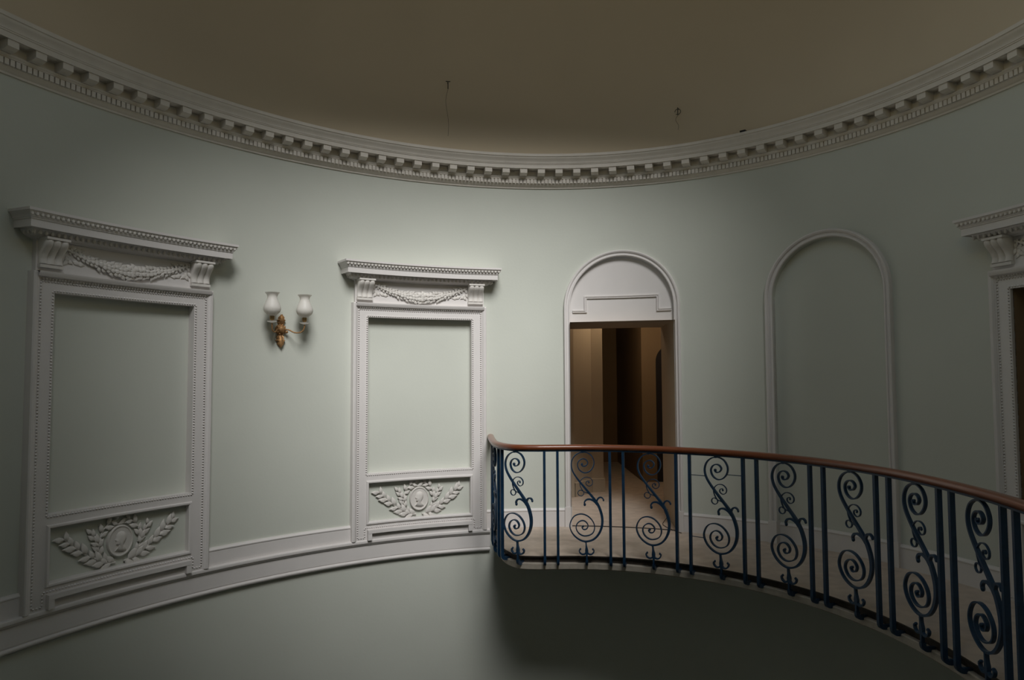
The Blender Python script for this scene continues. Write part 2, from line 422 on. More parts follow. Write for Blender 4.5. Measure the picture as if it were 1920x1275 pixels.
prof = [(slabE+0.03, -0.058), (slabE-0.004, -0.060), (slabE-0.010, -0.066), (slabE-0.010, -0.108), (slabE-0.004, -0.116), (slabE+0.02, -0.124), (slabE+0.05, -0.128)]
st.grid([[(*off(L, o_), z) for o_, z in prof] + [(*W(s, -0.09, 0)[:2], -0.128)] for L, s in zip(Ls, wsl)])
o = st.build('slab_fascia', M_STONE, floor); o['label'] = 'stone edge and underside of the landing slab'
# threshold line and carpet inside the doorway
_dl = Vector(W(DOOR_C-DOOR_R, 0, 0)[:2]); _dr = Vector(W(DOOR_C+DOOR_R, 0, 0)[:2]); _dc = (_dl+_dr)/2; _dt = (_dr-_dl).normalized(); _dn = Vector((0.075, 0.997))
DHW = (_dr-_dl).length/2
def doorpt(ds, depth, z):
    """point behind the doorway: ds along its width, depth along the axis of the passage"""
    q = _dc + _dt*ds + _dn*depth
    return (q.x, q.y, z)
tb = B()
tb.sweep(DOOR_C-DOOR_R, DOOR_C+DOOR_R, [(-0.02, 0.001), (-0.02, 0.006), (0.004, 0.006), (0.004, 0.001)], closed=True)
o = tb.build('threshold_strip', M_EDGE, floor); o['label'] = 'dark threshold strip'
cf = B(); cf.add([doorpt(-.60, -.14, -0.002), doorpt(.60, -.14, -0.002), doorpt(.60, 1.2, -0.002), doorpt(-.60, 1.2, -0.002)], [(0, 1, 2, 3)])
cf.add([(-2.2, 7.9, -0.003), (4.2, 7.9, -0.003), (4.2, 13.2, -0.003), (-2.2, 13.2, -0.003)], [(0, 1, 2, 3)])
tag(cf.build('floor_corridor', M_CARPET, smooth=False), 'beige carpet running on through the doorway', kind='structure')

# ------------------------------------------------------------------ doorway
TH = 1.0
def slabpoly(b, pts): b.add(pts, [tuple(range(len(pts)))])
jb = B()
hwd = DHW
for sg in (-1, 1):
    jb.grid([[doorpt(sg*hwd, -0.06, z), doorpt(sg*hwd, 0.5, z), doorpt(sg*hwd, TH, z)] for z in (-.03, LINTEL)])
jb.grid([[doorpt(-hwd, y, LINTEL), doorpt(hwd, y, LINTEL)] for y in (-0.06, 0.5, TH)])
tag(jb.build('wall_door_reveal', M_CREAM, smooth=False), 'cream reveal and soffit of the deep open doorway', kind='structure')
CH = 3.0
def vwall(b, a, c, z0=-0.03, z1=CH+.03): b.add([(*a, z0), (*c, z0), (*c, z1), (*a, z1)], [(0, 1, 2, 3)])
kb = B()
jl = doorpt(-hwd, TH, 0)[:2]; jr = doorpt(hwd, TH, 0)[:2]
vwall(kb, jl, (-2.2, 8.6)); vwall(kb, jr, (4.2, 7.4))
vwall(kb, jl, jr, LINTEL)
vwall(kb, (-2.2, 8.5), (-2.2, 13.2)); vwall(kb, (4.2, 7.3), (4.2, 13.2)); vwall(kb, (-2.2, 13.0), (4.2, 13.0))
kb.add([(-2.3, 8.5, CH), (0.6, 8.2, CH), (1.75, 8.1, CH), (4.3, 7.3, CH), (4.3, 13.2, CH), (-2.3, 13.2, CH)], [(0, 1, 2, 3, 4, 5)])
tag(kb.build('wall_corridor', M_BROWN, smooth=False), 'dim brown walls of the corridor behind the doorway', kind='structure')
pb = B()
pp = [(-2.2, 8.95), (0.45, 8.98), (0.79, 9.20), (1.06, 9.60), (1.215, 9.62), (1.32, 11.2), (-2.2, 11.2)]
for q0, q1 in zip(pp[:-1], pp[1:]): vwall(pb, q0, q1)
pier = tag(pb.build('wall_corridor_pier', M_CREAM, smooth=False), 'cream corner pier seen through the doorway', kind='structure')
pk = B()
po = [(0.80, 9.185), (1.068, 9.583), (1.232, 9.603), (1.336, 11.2)]
pk.grid([[(x, y, -.01), (x, y, .17), (x-.012, y+.012, .18)] for x, y in po])
pk.build('skirting', M_CREAM, pier, smooth=False)
rwb = B()
vwall(rwb, (1.90, 13.0), (1.90, 10.5)); vwall(rwb, (1.90, 10.5), (4.2, 10.5))
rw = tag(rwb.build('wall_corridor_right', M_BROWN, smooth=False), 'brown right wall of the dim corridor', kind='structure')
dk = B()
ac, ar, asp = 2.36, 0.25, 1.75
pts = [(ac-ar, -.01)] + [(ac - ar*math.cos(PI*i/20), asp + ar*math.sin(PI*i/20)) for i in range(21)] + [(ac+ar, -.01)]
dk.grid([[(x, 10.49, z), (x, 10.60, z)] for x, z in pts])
dk.add([(x, 10.493, z) for x, z in pts], [tuple(range(len(pts)))])  # flat face on solid wall, darkness of the opening painted in
o = dk.build('arch_opening_shade', M_DARK, rw, smooth=False); o['label'] = 'arched opening with its shade painted near-black'

def archpath(c, r, spring, z0=0.0):
    return [(c-r, z0), (c-r, 1.1)] + [(c - r*math.cos(PI*i/48), spring + r*math.sin(PI*i/48)) for i in range(49)] + [(c+r, 1.1), (c+r, z0)]
d1 = thing('door_opening', W(DOOR_C, 0, 0), 'white round-headed surround of the open doorway, with plain lunette panel', 'doorway')
ap = [(0.0, -0.02), (0.0, 0.022), (0.006, 0.028), (0.014, 0.028), (0.018, 0.020), (0.034, 0.020), (0.038, 0.030), (0.048, 0.036), (0.058, 0.036), (0.062, 0.030), (0.064, 0.0)]
b = B(); b.mould(archpath(DOOR_C, DOOR_R, SPRING_D), ap); b.build('architrave', M_WHITE, d1, ang=30)
b = B()
cols = [DOOR_C - DOOR_R*math.cos(PI*i/40) for i in range(41)]
b.grid([[W(s, -0.03, LINTEL), W(s, -0.03, SPRING_D + math.sqrt(max(0, DOOR_R**2-(s-DOOR_C)**2)))] for s in cols])
b.grid([[W(s, -0.03, LINTEL), W(s, -0.07, LINTEL)] for s in cols])
lun = b.build('lunette_panel', M_WHITE, d1, ang=50)
b = B(); mpth = [(-.50, 2.20), (-.365, 2.20), (-.365, 2.345), (.365, 2.345), (.365, 2.20), (.50, 2.20)]
b.mould([(DOOR_C+x, z) for x, z in mpth], [(-0.012, -0.032), (-0.012, -0.018), (-0.006, -0.014), (0.0, -0.020), (0.008, -0.012), (0.014, -0.012), (0.016, -0.032)])
b.build('panel_moulding', M_WHITE, lun, ang=25)
for sg in (-1, 1):
    b = B(); b.box(DOOR_C+sg*(DOOR_R-0.004), DOOR_C+sg*(DOOR_R+0.068), -0.03, 0.042, 0.0, 0.20); b.build('plinth_block', M_WHITE, d1, smooth=False)

a1 = thing('arch_surround', W(ARCH_C, 0, 0), 'white moulded frame of the blind arch filled with green wall', 'arch')
b = B(); b.mould(archpath(ARCH_C, ARCH_R, SPRING_A), [(0.0, -0.05), (0.0, 0.020), (0.006, 0.026), (0.016, 0.026), (0.020, 0.018), (0.034, 0.018), (0.040, 0.032), (0.052, 0.040), (0.062, 0.038), (0.066, 0.030), (0.068, 0.0)])
b.build('architrave', M_WHITE, a1, ang=30)
for sg in (-1, 1):
    b = B(); b.box(ARCH_C+sg*(ARCH_R-0.004), ARCH_C+sg*(ARCH_R+0.074), -0.05, 0.046, 0.0, 0.20); b.build('plinth_block', M_WHITE, a1, smooth=False)

# ------------------------------------------------------------------ carved panel surrounds
def leafmesh(name, mat, ratio=0.50, h=0.16):
    b = B(); N = 5; L_ = []; R_ = []; C_ = []
    for i in range(N+1):
        u = i/N; w = ratio/2*math.sin(PI*u**0.8)
        C_.append((u, 0, h*(0.35+0.65*math.sin(PI*min(1, u*1.05))))); L_.append((u, w, h*0.55*math.sin(PI*u))); R_.append((u, -w, h*0.55*math.sin(PI*u)))
    b.grid([L_, C_, R_])
    Lb = [(x, y, -0.05) for x, y, z in L_]; Rb = [(x, y, -0.05) for x, y, z in R_]
    b.grid([L_, Lb]); b.grid([R_, Rb])
    return b.mesh(name, mat, ang=50)
LEAF = leafmesh('leaf', M_PLASTER)
LAUREL = leafmesh('leaf', M_PLASTER, 0.40, 0.15)
def addmesh(b, me, mat4):
    b.add([mat4 @ v.co for v in me.vertices], [tuple(p.vertices) for p in me.polygons])
def beads(b, path, d, pitch=0.021, r=0.0095):
    for (x0, z0), (x1, z1) in zip(path[:-1], path[1:]):
        L_ = math.hypot(x1-x0, z1-z0); n = max(1, int(L_/pitch))
        for i in range(n):
            u = (i+.5)/n; x, y, z = W(x0+(x1-x0)*u, d, z0+(z1-z0)*u)
            b.add([(x-r, y, z), (x+r, y, z), (x, y-r, z), (x, y+r, z), (x, y, z-r), (x, y, z+r)],
                  [(0, 2, 5), (2, 1, 5), (1, 3, 5), (3, 0, 5), (2, 0, 4), (1, 2, 4), (3, 1, 4), (0, 3, 4)])
def surround(c, label, opening=False, relief=True):
    t = thing('panel_surround', W(c, 0, 0), label, 'panel surround', 'carved panel surrounds')
    FD = 0.045; ow = 0.65; bk = 0.015 if opening else -0.04
    b = B()
    for sg in (-1, 1): b.box(c+sg*P_HW, c+sg*ow, bk, FD, 0.0, 2.20)
    b.box(c-P_HW, c+P_HW, bk, FD, P_Z1, 2.20)
    b.box(c-P_HW, c+P_HW, bk, FD, 0.545, P_Z0)
    b.box(c-P_HW, c+P_HW, -0.04, FD, 0.0, 0.145)
    b.build('frame', M_WHITE, t, smooth=False)
    b = B(); b.mould([(c-ow, 0.0), (c-ow, 2.20), (c+ow, 2.20), (c+ow, 0.0)],
                     [(-0.012, FD-.002), (-0.012, FD+.004), (-0.004, FD+.006), (0.0, FD+.012), (0.012, FD+.020), (0.030, FD+.022), (0.038, FD+.016), (0.040, FD+.004), (0.040, -0.01)])
    b.build('outer_moulding', M_WHITE, t, ang=25)
    b = B(); b.mould([(c-0.665, 2.2), (c+0.665, 2.2)], [(0.0, FD+.010), (0.008, FD+.030), (0.020, FD+.036), (0.034, FD+.042), (0.040, FD+.042), (0.042, 0.03)])
    b.build('head_moulding', M_WHITE, t, ang=25)
    b = B()
    beads(b, [(c-.630, .022), (c-.630, 2.176), (c+.630, 2.176), (c+.630, .022), (c+.560, .022), (c+.560, .112), (c-.560, .112), (c-.560, .022), (c-.630, .022)], FD+.002)
    beads(b, [(c-.63, 2.193), (c+.63, 2.193)], FD+.010)
    x = P_HW+.012
    beads(b, [(c-x, P_Z0-.012), (c-x, P_Z1+.012), (c+x, P_Z1+.012), (c+x, P_Z0-.012), (c-x, P_Z0-.012)], FD+.002)
    tag(b.build('bead_moulding', M_WHITE, t), 'fine rows of beads', kind='stuff')
    # upper panel
    if not opening:
        b = B(); b.box(c-P_HW-.03, c+P_HW+.03, -0.075, -0.040, P_Z0-.03, P_Z1+.03); o = b.build('upper_panel', M_GREEN, t); o['label'] = 'plain green recessed panel'
    else:
        b = B(); D = -1.2
        zz = (P_Z0-.001, P_Z1+.001)
        b.grid([[W(c-P_HW, 0.024, z), W(c-P_HW, D, z), W(c+P_HW, D, z), W(c+P_HW, 0.024, z)] for z in zz])
        for z in zz: b.add([W(c-P_HW, 0.024, z), W(c-P_HW, D, z), W(c+P_HW, D, z), W(c+P_HW, 0.024, z)], [(0, 1, 2, 3)])
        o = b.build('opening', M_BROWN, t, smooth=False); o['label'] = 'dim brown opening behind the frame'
    # lower panel moulding
    b = B(); b.mould([(c-.535, .150), (c+.535, .150), (c+.535, .540), (c-.535, .540)][::-1], [(-0.016, 0.0), (-0.016, FD+.006), (-0.008, FD+.014), (0.004, FD+.014), (0.010, FD+.002), (0.012, FD-.01)], closed=True)
    b.build('lower_panel_moulding', M_WHITE, t, ang=25)
    if opening:
        b = B(); b.box(c-.53, c+.53, 0.0, 0.006, .155, .535); b.build('lower_panel', M_WHITE, t)
    # sill
    b = B(); b.box(c-.535, c+.535, FD-.01, 0.082, 0.062, 0.094); b.build('sill_bar', M_WHITE, t, smooth=False)
    for sg in (-1, 1):
        b = B(); b.box(c+sg*.535, c+sg*.495, FD-.01, 0.080, 0.0, 0.062); b.build('sill_foot', M_WHITE, t, smooth=False)
    # frieze
    b = B(); b.box(c-.665, c+.665, -0.01, 0.040, 2.232, 2.470); b.build('frieze', M_WHITE, t)
    # hood
    b = B(); h0 = 0.622
    hp = [(0.040, 2.452), (0.055, 2.454), (0.060, 2.460), (0.085, 2.464), (0.095, 2.470), (0.110, 2.484), (0.124, 2.500), (0.126, 2.508), (0.162, 2.510), (0.164, 2.505), (0.170, 2.505), (0.170, 2.552),
          (0.174, 2.555), (0.176, 2.558), (0.176, 2.564), (0.180, 2.566), (0.182, 2.576), (0.190, 2.590), (0.198, 2.598), (0.200, 2.602), (0.206, 2.604), (0.206, 2.622), (0.0, 2.630)]
    rows = []
    rows.append([W(c-h0-q, -0.01, z) for q, z in hp])
    nn = 16
    for i in range(nn+1):
        rows.append([W(c + (-1+2*i/nn)*(h0+q), q, z) for q, z in hp])
    rows.append([W(c+h0+q, -0.01, z) for q, z in hp])
    b.grid(rows); hood = b.build('hood', M_WHITE, t, ang=25)
    b = B(); k = 0
    for i in range(36):
        s = c - .735 + 1.47*i/35
        b.ell(basis(s, 0.116, 2.487), 0.013, 0.020, 0.012, 8, 4)
    for sg in (-1, 1):
        for d in (0.03, 0.07): b.ell(basis(c+sg*(h0+.114), d, 2.487), 0.012, 0.020, 0.013, 8, 4)
    tag(b.build('egg_course', M_PLASTER, hood), 'row of carved eggs below the hood', kind='stuff')
    b = B()
    for i in range(46):
        s = c - .80 + 1.60*i/45
        b.ell(basis(s, 0.189, 2.586), 0.014, 0.016, 0.009, 6, 4)
        b.ell(basis(s+.017, 0.188, 2.592), 0.005, 0.010, 0.009, 5, 3)
    tag(b.build('leaf_course', M_PLASTER, hood), 'row of carved leaves on the hood', kind='stuff')
    # consoles
    for sg in (-1, 1):
        b = B(); cs = c + sg*.575; w = .078
        kp = [(0.040, 2.284), (0.062, 2.285), (0.076, 2.292), (0.074, 2.304), (0.070, 2.318), (0.072, 2.338), (0.084, 2.362), (0.104, 2.386), (0.124, 2.406), (0.136, 2.426), (0.136, 2.444), (0.124, 2.458), (0.040, 2.462)]
        rows = []; K = 24
        for i in range(K+1):
            u = -1+2*i/K
            rib = 0.0 if abs(u) > .97 else 0.013*(abs(math.cos(u*PI*1.5))**0.6)
            rows.append([W(cs + w*u, d - (0.013 - rib if d > .05 else 0), z) for d, z in kp])
        b.grid(rows)
        b.caps(cs-w, [(d - (0.013 if d > .05 else 0), z) for d, z in kp]); b.caps(cs+w, [(d - (0.013 if d > .05 else 0), z) for d, z in kp])
        con = b.build('console', M_PLASTER, t, ang=50)
        b = B(); b.box(cs-w-.004, cs+w+.004, .03, .140, 2.448, 2.464); b.build('console_cap', M_PLASTER, con, smooth=False)
        b = B(); b.box(cs-w-.002, cs+w+.002, .03, .072, 2.266, 2.286); b.build('console_foot', M_PLASTER, con, smooth=False)
    # garland
    b = B(); rnd = random.Random(3)
    def swag(u): return (c + u*.485, 2.424 - 0.112*(1-abs(u)**1.85))
    N = 40
    b.tube([W(swag(-1+2*i/N)[0], 0.048, swag(-1+2*i/N)[1]) for i in range(N+1)], lambda q: 0.006 + 0.020*math.sin(PI*q), 8)
    for i in range(34):
        u = -0.97 + 1.94*i/33; s, z = swag(u); du = 0.02; s2, z2 = swag(u+du); ang = math.atan2(z2-z, s2-s)
        if u > 0: ang += PI
        g = 0.36 + 0.64*(1-abs(u)**1.4); r = 0.006 + 0.022*(1-abs(u)**1.3)
        for k in range(4):
            a = -1.1 + 2.2*k/3 + rnd.uniform(-.2, .2)
            m = basis(s, 0.045 + r*math.cos(a), z + r*math.sin(a), ang + a*0.6*(1 if u <= 0 else -1) + rnd.uniform(-.25, .25)) @ Matrix.Diagonal((0.060*g, 0.066*g, 0.09*g, 1))
            addmesh(b, LEAF, m)
    for sg in (-1, 1):      # ribbons and leaf drops at the ends
        for q, (dx, dz, L_, an) in enumerate([(.475, 2.415, .05, -1.75), (.48, 2.375, .055, -1.9), (.465, 2.37, .06, -1.2), (.45, 2.345, .055, -2.2), (.455, 2.345, .05, -.7), (.42, 2.34, .06, -.35), (.385, 2.325, .055, -.1), (.40, 2.345, .05, -.8), (.44, 2.42, .055, .25), (.40, 2.425, .055, -.25), (.37, 2.42, .04, .1)]):
            an2 = an if sg < 0 else PI-an
            m = basis(c+sg*dx, 0.042, dz, an2) @ Matrix.Diagonal((L_, L_, .07, 1)); addmesh(b, LEAF, m)
    o = b.build('garland', M_PLASTER, t, ang=50); o['label'] = 'plaster leaf swag with end drops'
    if not relief: return t
    # medallion and laurel
    zc = 0.340
    b = B(); m = basis(c, 0.0, zc)
    prof = [(0.0, 0.020), (0.080, 0.020), (0.090, 0.021), (0.093, 0.026), (0.099, 0.027), (0.103, 0.022), (0.105, 0.0)]
    b.lathe(m @ Matrix.Diagonal((0.92, 1.10, 1, 1)), prof, 36)
    med = b.build('medallion', M_PLASTER, t, ang=35)
    b = B()
    head = [(-.012, -.078), (-.044, -.070), (-.030, -.052), (-.018, -.040), (-.020, -.026), (-.034, -.024), (-.036, -.012), (-.032, -.006), (-.037, .000), (-.034, .004), (-.043, .012), (-.034, .026), (-.032, .044), (-.020, .062), (.004, .070), (.028, .062), (.042, .040), (.042, .014), (.032, -.006), (.022, -.022), (.022, -.044), (.040, -.062), (.046, -.072), (.020, -.082)]
    nn = len(head); cx = sum(q[0] for q in head)/nn; cy = sum(q[1] for q in head)/nn
    r0 = [m @ Vector((x, y, .019)) for x, y in head]; r1 = [m @ Vector((cx+(x-cx)*.9, cy+(y-cy)*.93, .028)) for x, y in head]; r2 = [m @ Vector((cx+(x-cx)*.55, cy+(y-cy)*.6, .036)) for x, y in head]
    b.grid([r0, r1, r2], closed_v=True); b.add(r2, [tuple(range(nn))])
    o = b.build('bust_relief', M_PLASTER, med, ang=60); o['label'] = 'low relief bust in profile'
    b = B()
    brl = [(-.03, -.150), (-.10, -.142), (-.165, -.110), (-.235, -.060), (-.305, -.005), (-.365, .050), (-.415, .098)]
    for sg in (-1, 1):
        pth = crom([(sg*x, z) for x, z in brl], 5)
        b.tube([W(c+x, 0.012, zc+z) for x, z in pth], lambda u: 0.0075-0.004*u, 6)
        ring = [(-.10, -.135), (-.145, -.07), (-.155, .0), (-.135, .08), (-.085, .135), (-.02, .158)]
        b.tube([W(c+x, 0.010, zc+z) for x, z in crom([(sg*x, z) for x, z in ring], 5)], 0.005, 6)
        spr = [(-.135, -.03), (-.18, .03), (-.215, .10)]
        b.tube([W(c+x, 0.010, zc+z) for x, z in crom([(sg*x, z) for x, z in spr], 4)], 0.004, 6)
    br = b.build('laurel_branches', M_PLASTER, t, ang=50); br['label'] = 'pair of leafy laurel branches in relief'
    rnd = random.Random(5)
    def leaves(pth, n, L0, L1, sg, spread):
        for i in range(n):
            for k in (-1, 1):
                u = min(.98, (i + (.15 if k < 0 else .62))/n); q = u*(len(pth)-1); j = min(int(q), len(pth)-2); f = q-j
                x = pth[j][0]+(pth[j+1][0]-pth[j][0])*f; z = pth[j][1]+(pth[j+1][1]-pth[j][1])*f
                a = math.atan2(pth[j+1][1]-pth[j][1], pth[j+1][0]-pth[j][0])
                L_ = (L0+(L1-L0)*u)*rnd.uniform(.85, 1.15)
                m2 = basis(c+x, 0.010+rnd.uniform(0, .006), zc+z, a + k*(spread+rnd.uniform(-.2, .2))) @ Matrix.Diagonal((L_, L_*1.1, L_*1.0, 1))
                inst('leaf', LAUREL, m2, br)
    for sg in (-1, 1):
        leaves(crom([(sg*x, z) for x, z in brl], 5), 8, .098, .078, sg, .58)
        leaves(crom([(sg*x, z) for x, z in ring], 5), 6, .072, .062, sg, .62)
        leaves(crom([(sg*x, z) for x, z in spr], 4), 3, .070, .062, sg, .5)
    return t
surround(FRAMES[0], 'large white carved surround in shade left of the sconce, with green panels and leaf medallion')
surround(FRAMES[1], 'brightly lit white carved surround between the sconce and the balustrade end, with leaf medallion')
surround(FRAMES[2], 'white carved surround of a dark opening at the right edge, behind the handrail', opening=True, relief=False)

# ------------------------------------------------------------------ balustrade
X0, Y0, T0 = at(2.9)
bal = thing('balustrade', (X0, Y0, 0.0), 'blue painted wrought iron scroll balustrade with polished mahogany handrail along the landing', 'balustrade')
RZ = 0.893
hb = B()
hprof = [(-.014, 0.006), (-.026, 0.012), (-.033, 0.022), (-.034, 0.032), (-.029, 0.044), (-.017, 0.052), (0, 0.055), (.017, 0.052), (.029, 0.044), (.034, 0.032), (.033, 0.022), (.026, 0.012), (.014, 0.006)]
Lr = sorted(set([LMAX*i/260 for i in range(261)]))
hb.grid([[(*off(L, o), RZ+z) for o, z in hprof] for L in Lr], closed_v=True)
hr = hb.build('handrail', M_WOOD, bal, ang=50); hr['label'] = 'polished reddish mahogany handrail'
b = B(); b.grid([[(*off(L, o), RZ+z) for o, z in ((-.016, -0.004), (.016, -0.004), (.016, 0.008), (-.016, 0.008))] for L in Lr], closed_v=True)
b.build('core_rail', M_IRON, hr, smooth=False)
def lmat(L):
    x, y, t = at(L); n = Vector((-t.y, t.x))        # n: towards the landing
    m = Matrix.Identity(4)
    m[0][0], m[1][0] = t.x, t.y; m[0][1], m[1][1] = n.x, n.y; m[0][3], m[1][3] = x, y
    return m
# straight bar with a foot bent into the slab edge
b = B(); hx, hy = 0.0105, 0.0145
rows = []
for (y, z, ty) in ((0, RZ+0.0, 0), (0, -0.030, 0)): rows.append([(-hx, y-hy, z), (hx, y-hy, z), (hx, y+hy, z), (-hx, y+hy, z)])
for k in range(1, 6):
    a = PI/2*k/5; cy, cz = 0.03, -0.030
    ro, ri = 0.03+hy, 0.03-hy
    p1 = (cy - ro*math.cos(a), cz - ro*math.sin(a)); p2 = (cy - ri*math.cos(a), cz - ri*math.sin(a))
    rows.append([(-hx, p1[0], p1[1]), (hx, p1[0], p1[1]), (hx, p2[0], p2[1]), (-hx, p2[0], p2[1])])
rows.append([(q[0], 0.095, q[2]) for q in rows[-1]])
b.grid(rows, closed_v=True); b.add(rows[0], [(0, 1, 2, 3)])
BAR = b.mesh('baluster', M_IRON, ang=40)
bars = [0.40, 0.51, 0.92, 1.005] + [v for k in range(10) for v in (1.468+.5555*k, 1.580+.5555*k)]
for L in bars:
    if L < LMAX-.1: inst('baluster', BAR, lmat(L), bal)
# scroll panel, measured in zoomed pixels at 910 px per metre
Kz = 1/912.0
def pc(pts): return [((x-893)*Kz, RZ-(y-228)*Kz) for x, y in pts]
main = [(872, 322), (870, 335), (885, 346), (906, 340), (919, 318), (906, 296), (880, 289), (852, 304), (840, 335), (854, 374), (890, 396), (930, 386), (961, 348), (966, 302), (942, 258), (902, 238), (860, 241), (820, 265), (797, 303), (792, 345),
        (804, 389), (832, 434), (872, 485), (920, 542), (962, 592), (992, 636), (1014, 688), (1026, 744), (1022, 804), (998, 862), (957, 904), (900, 921), (848, 907), (802, 868), (778, 815), (785, 768), (815, 727), (864, 712), (914, 727), (953, 766), (967, 810), (955, 852), (922, 874), (880, 878), (844, 858), (825, 820), (835, 784), (865, 763), (895, 768), (916, 796), (906, 824), (882, 829), (870, 812), (880, 801)]
mpts = crom(pc(main), 5)
def mw(u):
    e = math.exp(-((u-0.49)/0.085)**2)
    return 0.0085 + 0.0135*e
b = B(); b.ribbon(mpts, mw, 0.022)
x, z = pc([(876, 238)])[0]; b.add([(x-.009, -.009, z-.006), (x+.009, -.009, z-.006), (x+.009, .009, z-.006), (x-.009, .009, z-.006), (x-.009, -.009, RZ), (x+.009, -.009, RZ), (x+.009, .009, RZ), (x-.009, .009, RZ)],
                                   [(0, 1, 2, 3), (4, 5, 6, 7), (0, 1, 5, 4), (1, 2, 6, 5), (2, 3, 7, 6), (3, 0, 4, 7)])
for q in ((875, 330), (879, 806)):
    x, z = pc([q])[0]; b.ell(Matrix.Translation((x, 0, z)), .010, .011, .010, 8, 6)
SCR = b.mesh('scroll', M_IRON, ang=40)
b = B()
stem = pc([(899, 918), (901, 950), (904, 985), (905, 1020), (905, 1060)])
b.ribbon(crom(stem, 5), lambda u: 0.011 + 0.016*math.exp(-((u-.55)/.18)**2), 0.022)
x5, z5 = stem[-1]
rows = []
for (y, z) in ((0, z5), (0, -0.030)): rows.append([(x5-hx, y-hy, z), (x5+hx, y-hy, z), (x5+hx, y+hy, z), (x5-hx, y+hy, z)])
for k in range(1, 6):
    a = PI/2*k/5; ro, ri = 0.03+hy, 0.03-hy
    p1 = (0.03 - ro*math.cos(a), -0.030 - ro*math.sin(a)); p2 = (0.03 - ri*math.cos(a), -0.030 - ri*math.sin(a))
    rows.append([(x5-hx, *p1), (x5+hx, *p1), (x5+hx, *p2), (x5-hx, *p2)])
rows.append([(q[0], 0.095, q[2]) for q in rows[-1]])
b.grid(rows, closed_v=True)
x, z = pc([(898, 924)])[0]; b.ell(Matrix.Translation((x, 0, z)), .013, .014, .010, 8, 6)
STEM = b.mesh('stem', M_IRON, ang=40)
def curl(pts, w0, w1, blob):
    b = B(); q = crom(pc(pts), 5); b.ribbon(q, lambda u: w0+(w1-w0)*u, 0.020)
    b.ell(Matrix.Translation((q[-1][0], 0, q[-1][1])), blob, .012, blob*1.25, 8, 6); return b.mesh('curled_leaf', M_IRON, ang=40)
CURLS = [curl([(990, 640), (966, 614), (935, 599), (906, 603), (891, 622), (893, 640)], .018, .010, .011), curl([(988, 640), (986, 612), (998, 590), (1016, 583), (1032, 592), (1037, 605)], .016, .008, .008),
         curl([(902, 1002), (888, 1016), (868, 1018), (852, 1006), (848, 988), (856, 980)], .014, .008, .008), curl([(906, 1002), (920, 1016), (938, 1018), (954, 1006), (960, 988), (952, 980)], .014, .008, .008)]
b = B()
b.ribbon(crom(pc([(968, 600), (940, 568), (912, 550), (885, 541), (866, 513), (857, 482), (866, 452), (896, 431), (930, 433), (953, 456), (951, 484), (928, 498), (906, 486), (905, 468), (921, 459), (930, 470)]), 5), 0.006, 0.012)
x, z = pc([(926, 470)])[0]; b.ell(Matrix.Translation((x, 0, z)), .008, .008, .008, 8, 6)
b.ribbon(crom(pc([(885, 541), (886, 558), (872, 573), (852, 571), (841, 555), (846, 538), (862, 530), (880, 537)]), 5), 0.006, 0.012)
TEND = b.mesh('tendril', M_IRON, ang=40)
scr = [0.715, 1.225] + [1.809+.5585*k for k in range(9)]
for i, L in enumerate(scr):
    if L > LMAX-.2: continue
    m = lmat(L)
    o = inst('scroll', SCR, m, bal)
    for nm, me in [('stem', STEM), ('tendril', TEND)] + [('curled_leaf', q) for q in CURLS]:
        inst(nm, me, m, o)
# thin tie rods fixed to one scroll panel only
Lc = scr[4]
m = lmat(Lc)
for (u0, u1, z) in ((-.225, -.105, .728), (.075, .200, .752), (-.225, -.125, .238)):
    b = B(); b.tube([m @ Vector((u0+(u1-u0)*k/3, 0, z)) for k in range(4)], .0032, 6); b.build('tie_rod', M_IRON, bal)

# ------------------------------------------------------------------ sconce
SS, SZ = -3.86, 1.955
sc = thing('wall_sconce', W(SS, 0, SZ-.16), 'gilt two-armed wall sconce with white opal tulip shades, unlit', 'wall light')
m = basis(SS, 0.0, SZ)
b = B()
b.lathe(m, [(0.0, 0.0), (0.046, 0.0), (0.050, 0.012), (0.044, 0.018), (0.042, 0.026), (0.034, 0.030), (0.030, 0.042), (0.018, 0.050), (0.0, 0.053)], 20)
for k in range(10):
    a = 2*PI*k/10; b.ell(m @ Matrix.Translation((.040*math.cos(a), .040*math.sin(a), .022)), .011, .011, .009, 8, 4)
back = b.build('backplate', M_GILT, sc, ang=45)
def acanthus(m4, L_, w):
    b = B(); N = 10; rows = []
    for i in range(N+1):
        u = i/N; wd = w*(math.sin(PI*min(1, .12+u*.88))**0.8)*(1 + .30*math.cos(u*PI*8)); lift = .012+.022*math.sin(PI*u*.9)+.016*u
        rows.append([m4 @ Vector((wd*v, L_*u, lift*(1-.45*abs(v)**2) + .006*math.cos(v*9))) for v in (-1, -.75, -.5, -.25, 0, .25, .5, .75, 1)])
    b.grid(rows); b.grid([[q - (m4.to_3x3() @ Vector((0, 0, .012))) for q in r] for r in rows])
    return b
acanthus(m @ Matrix.Translation((0.004, .030, 0)), .105, .032).build('leaf_crest', M_GILT, sc, ang=60)
acanthus(m @ Matrix.Translation((-.002, -.035, 0)) @ Matrix.Rotation(PI, 4, 'Z'), .125, .036).build('leaf_drop', M_GILT, sc, ang=60)
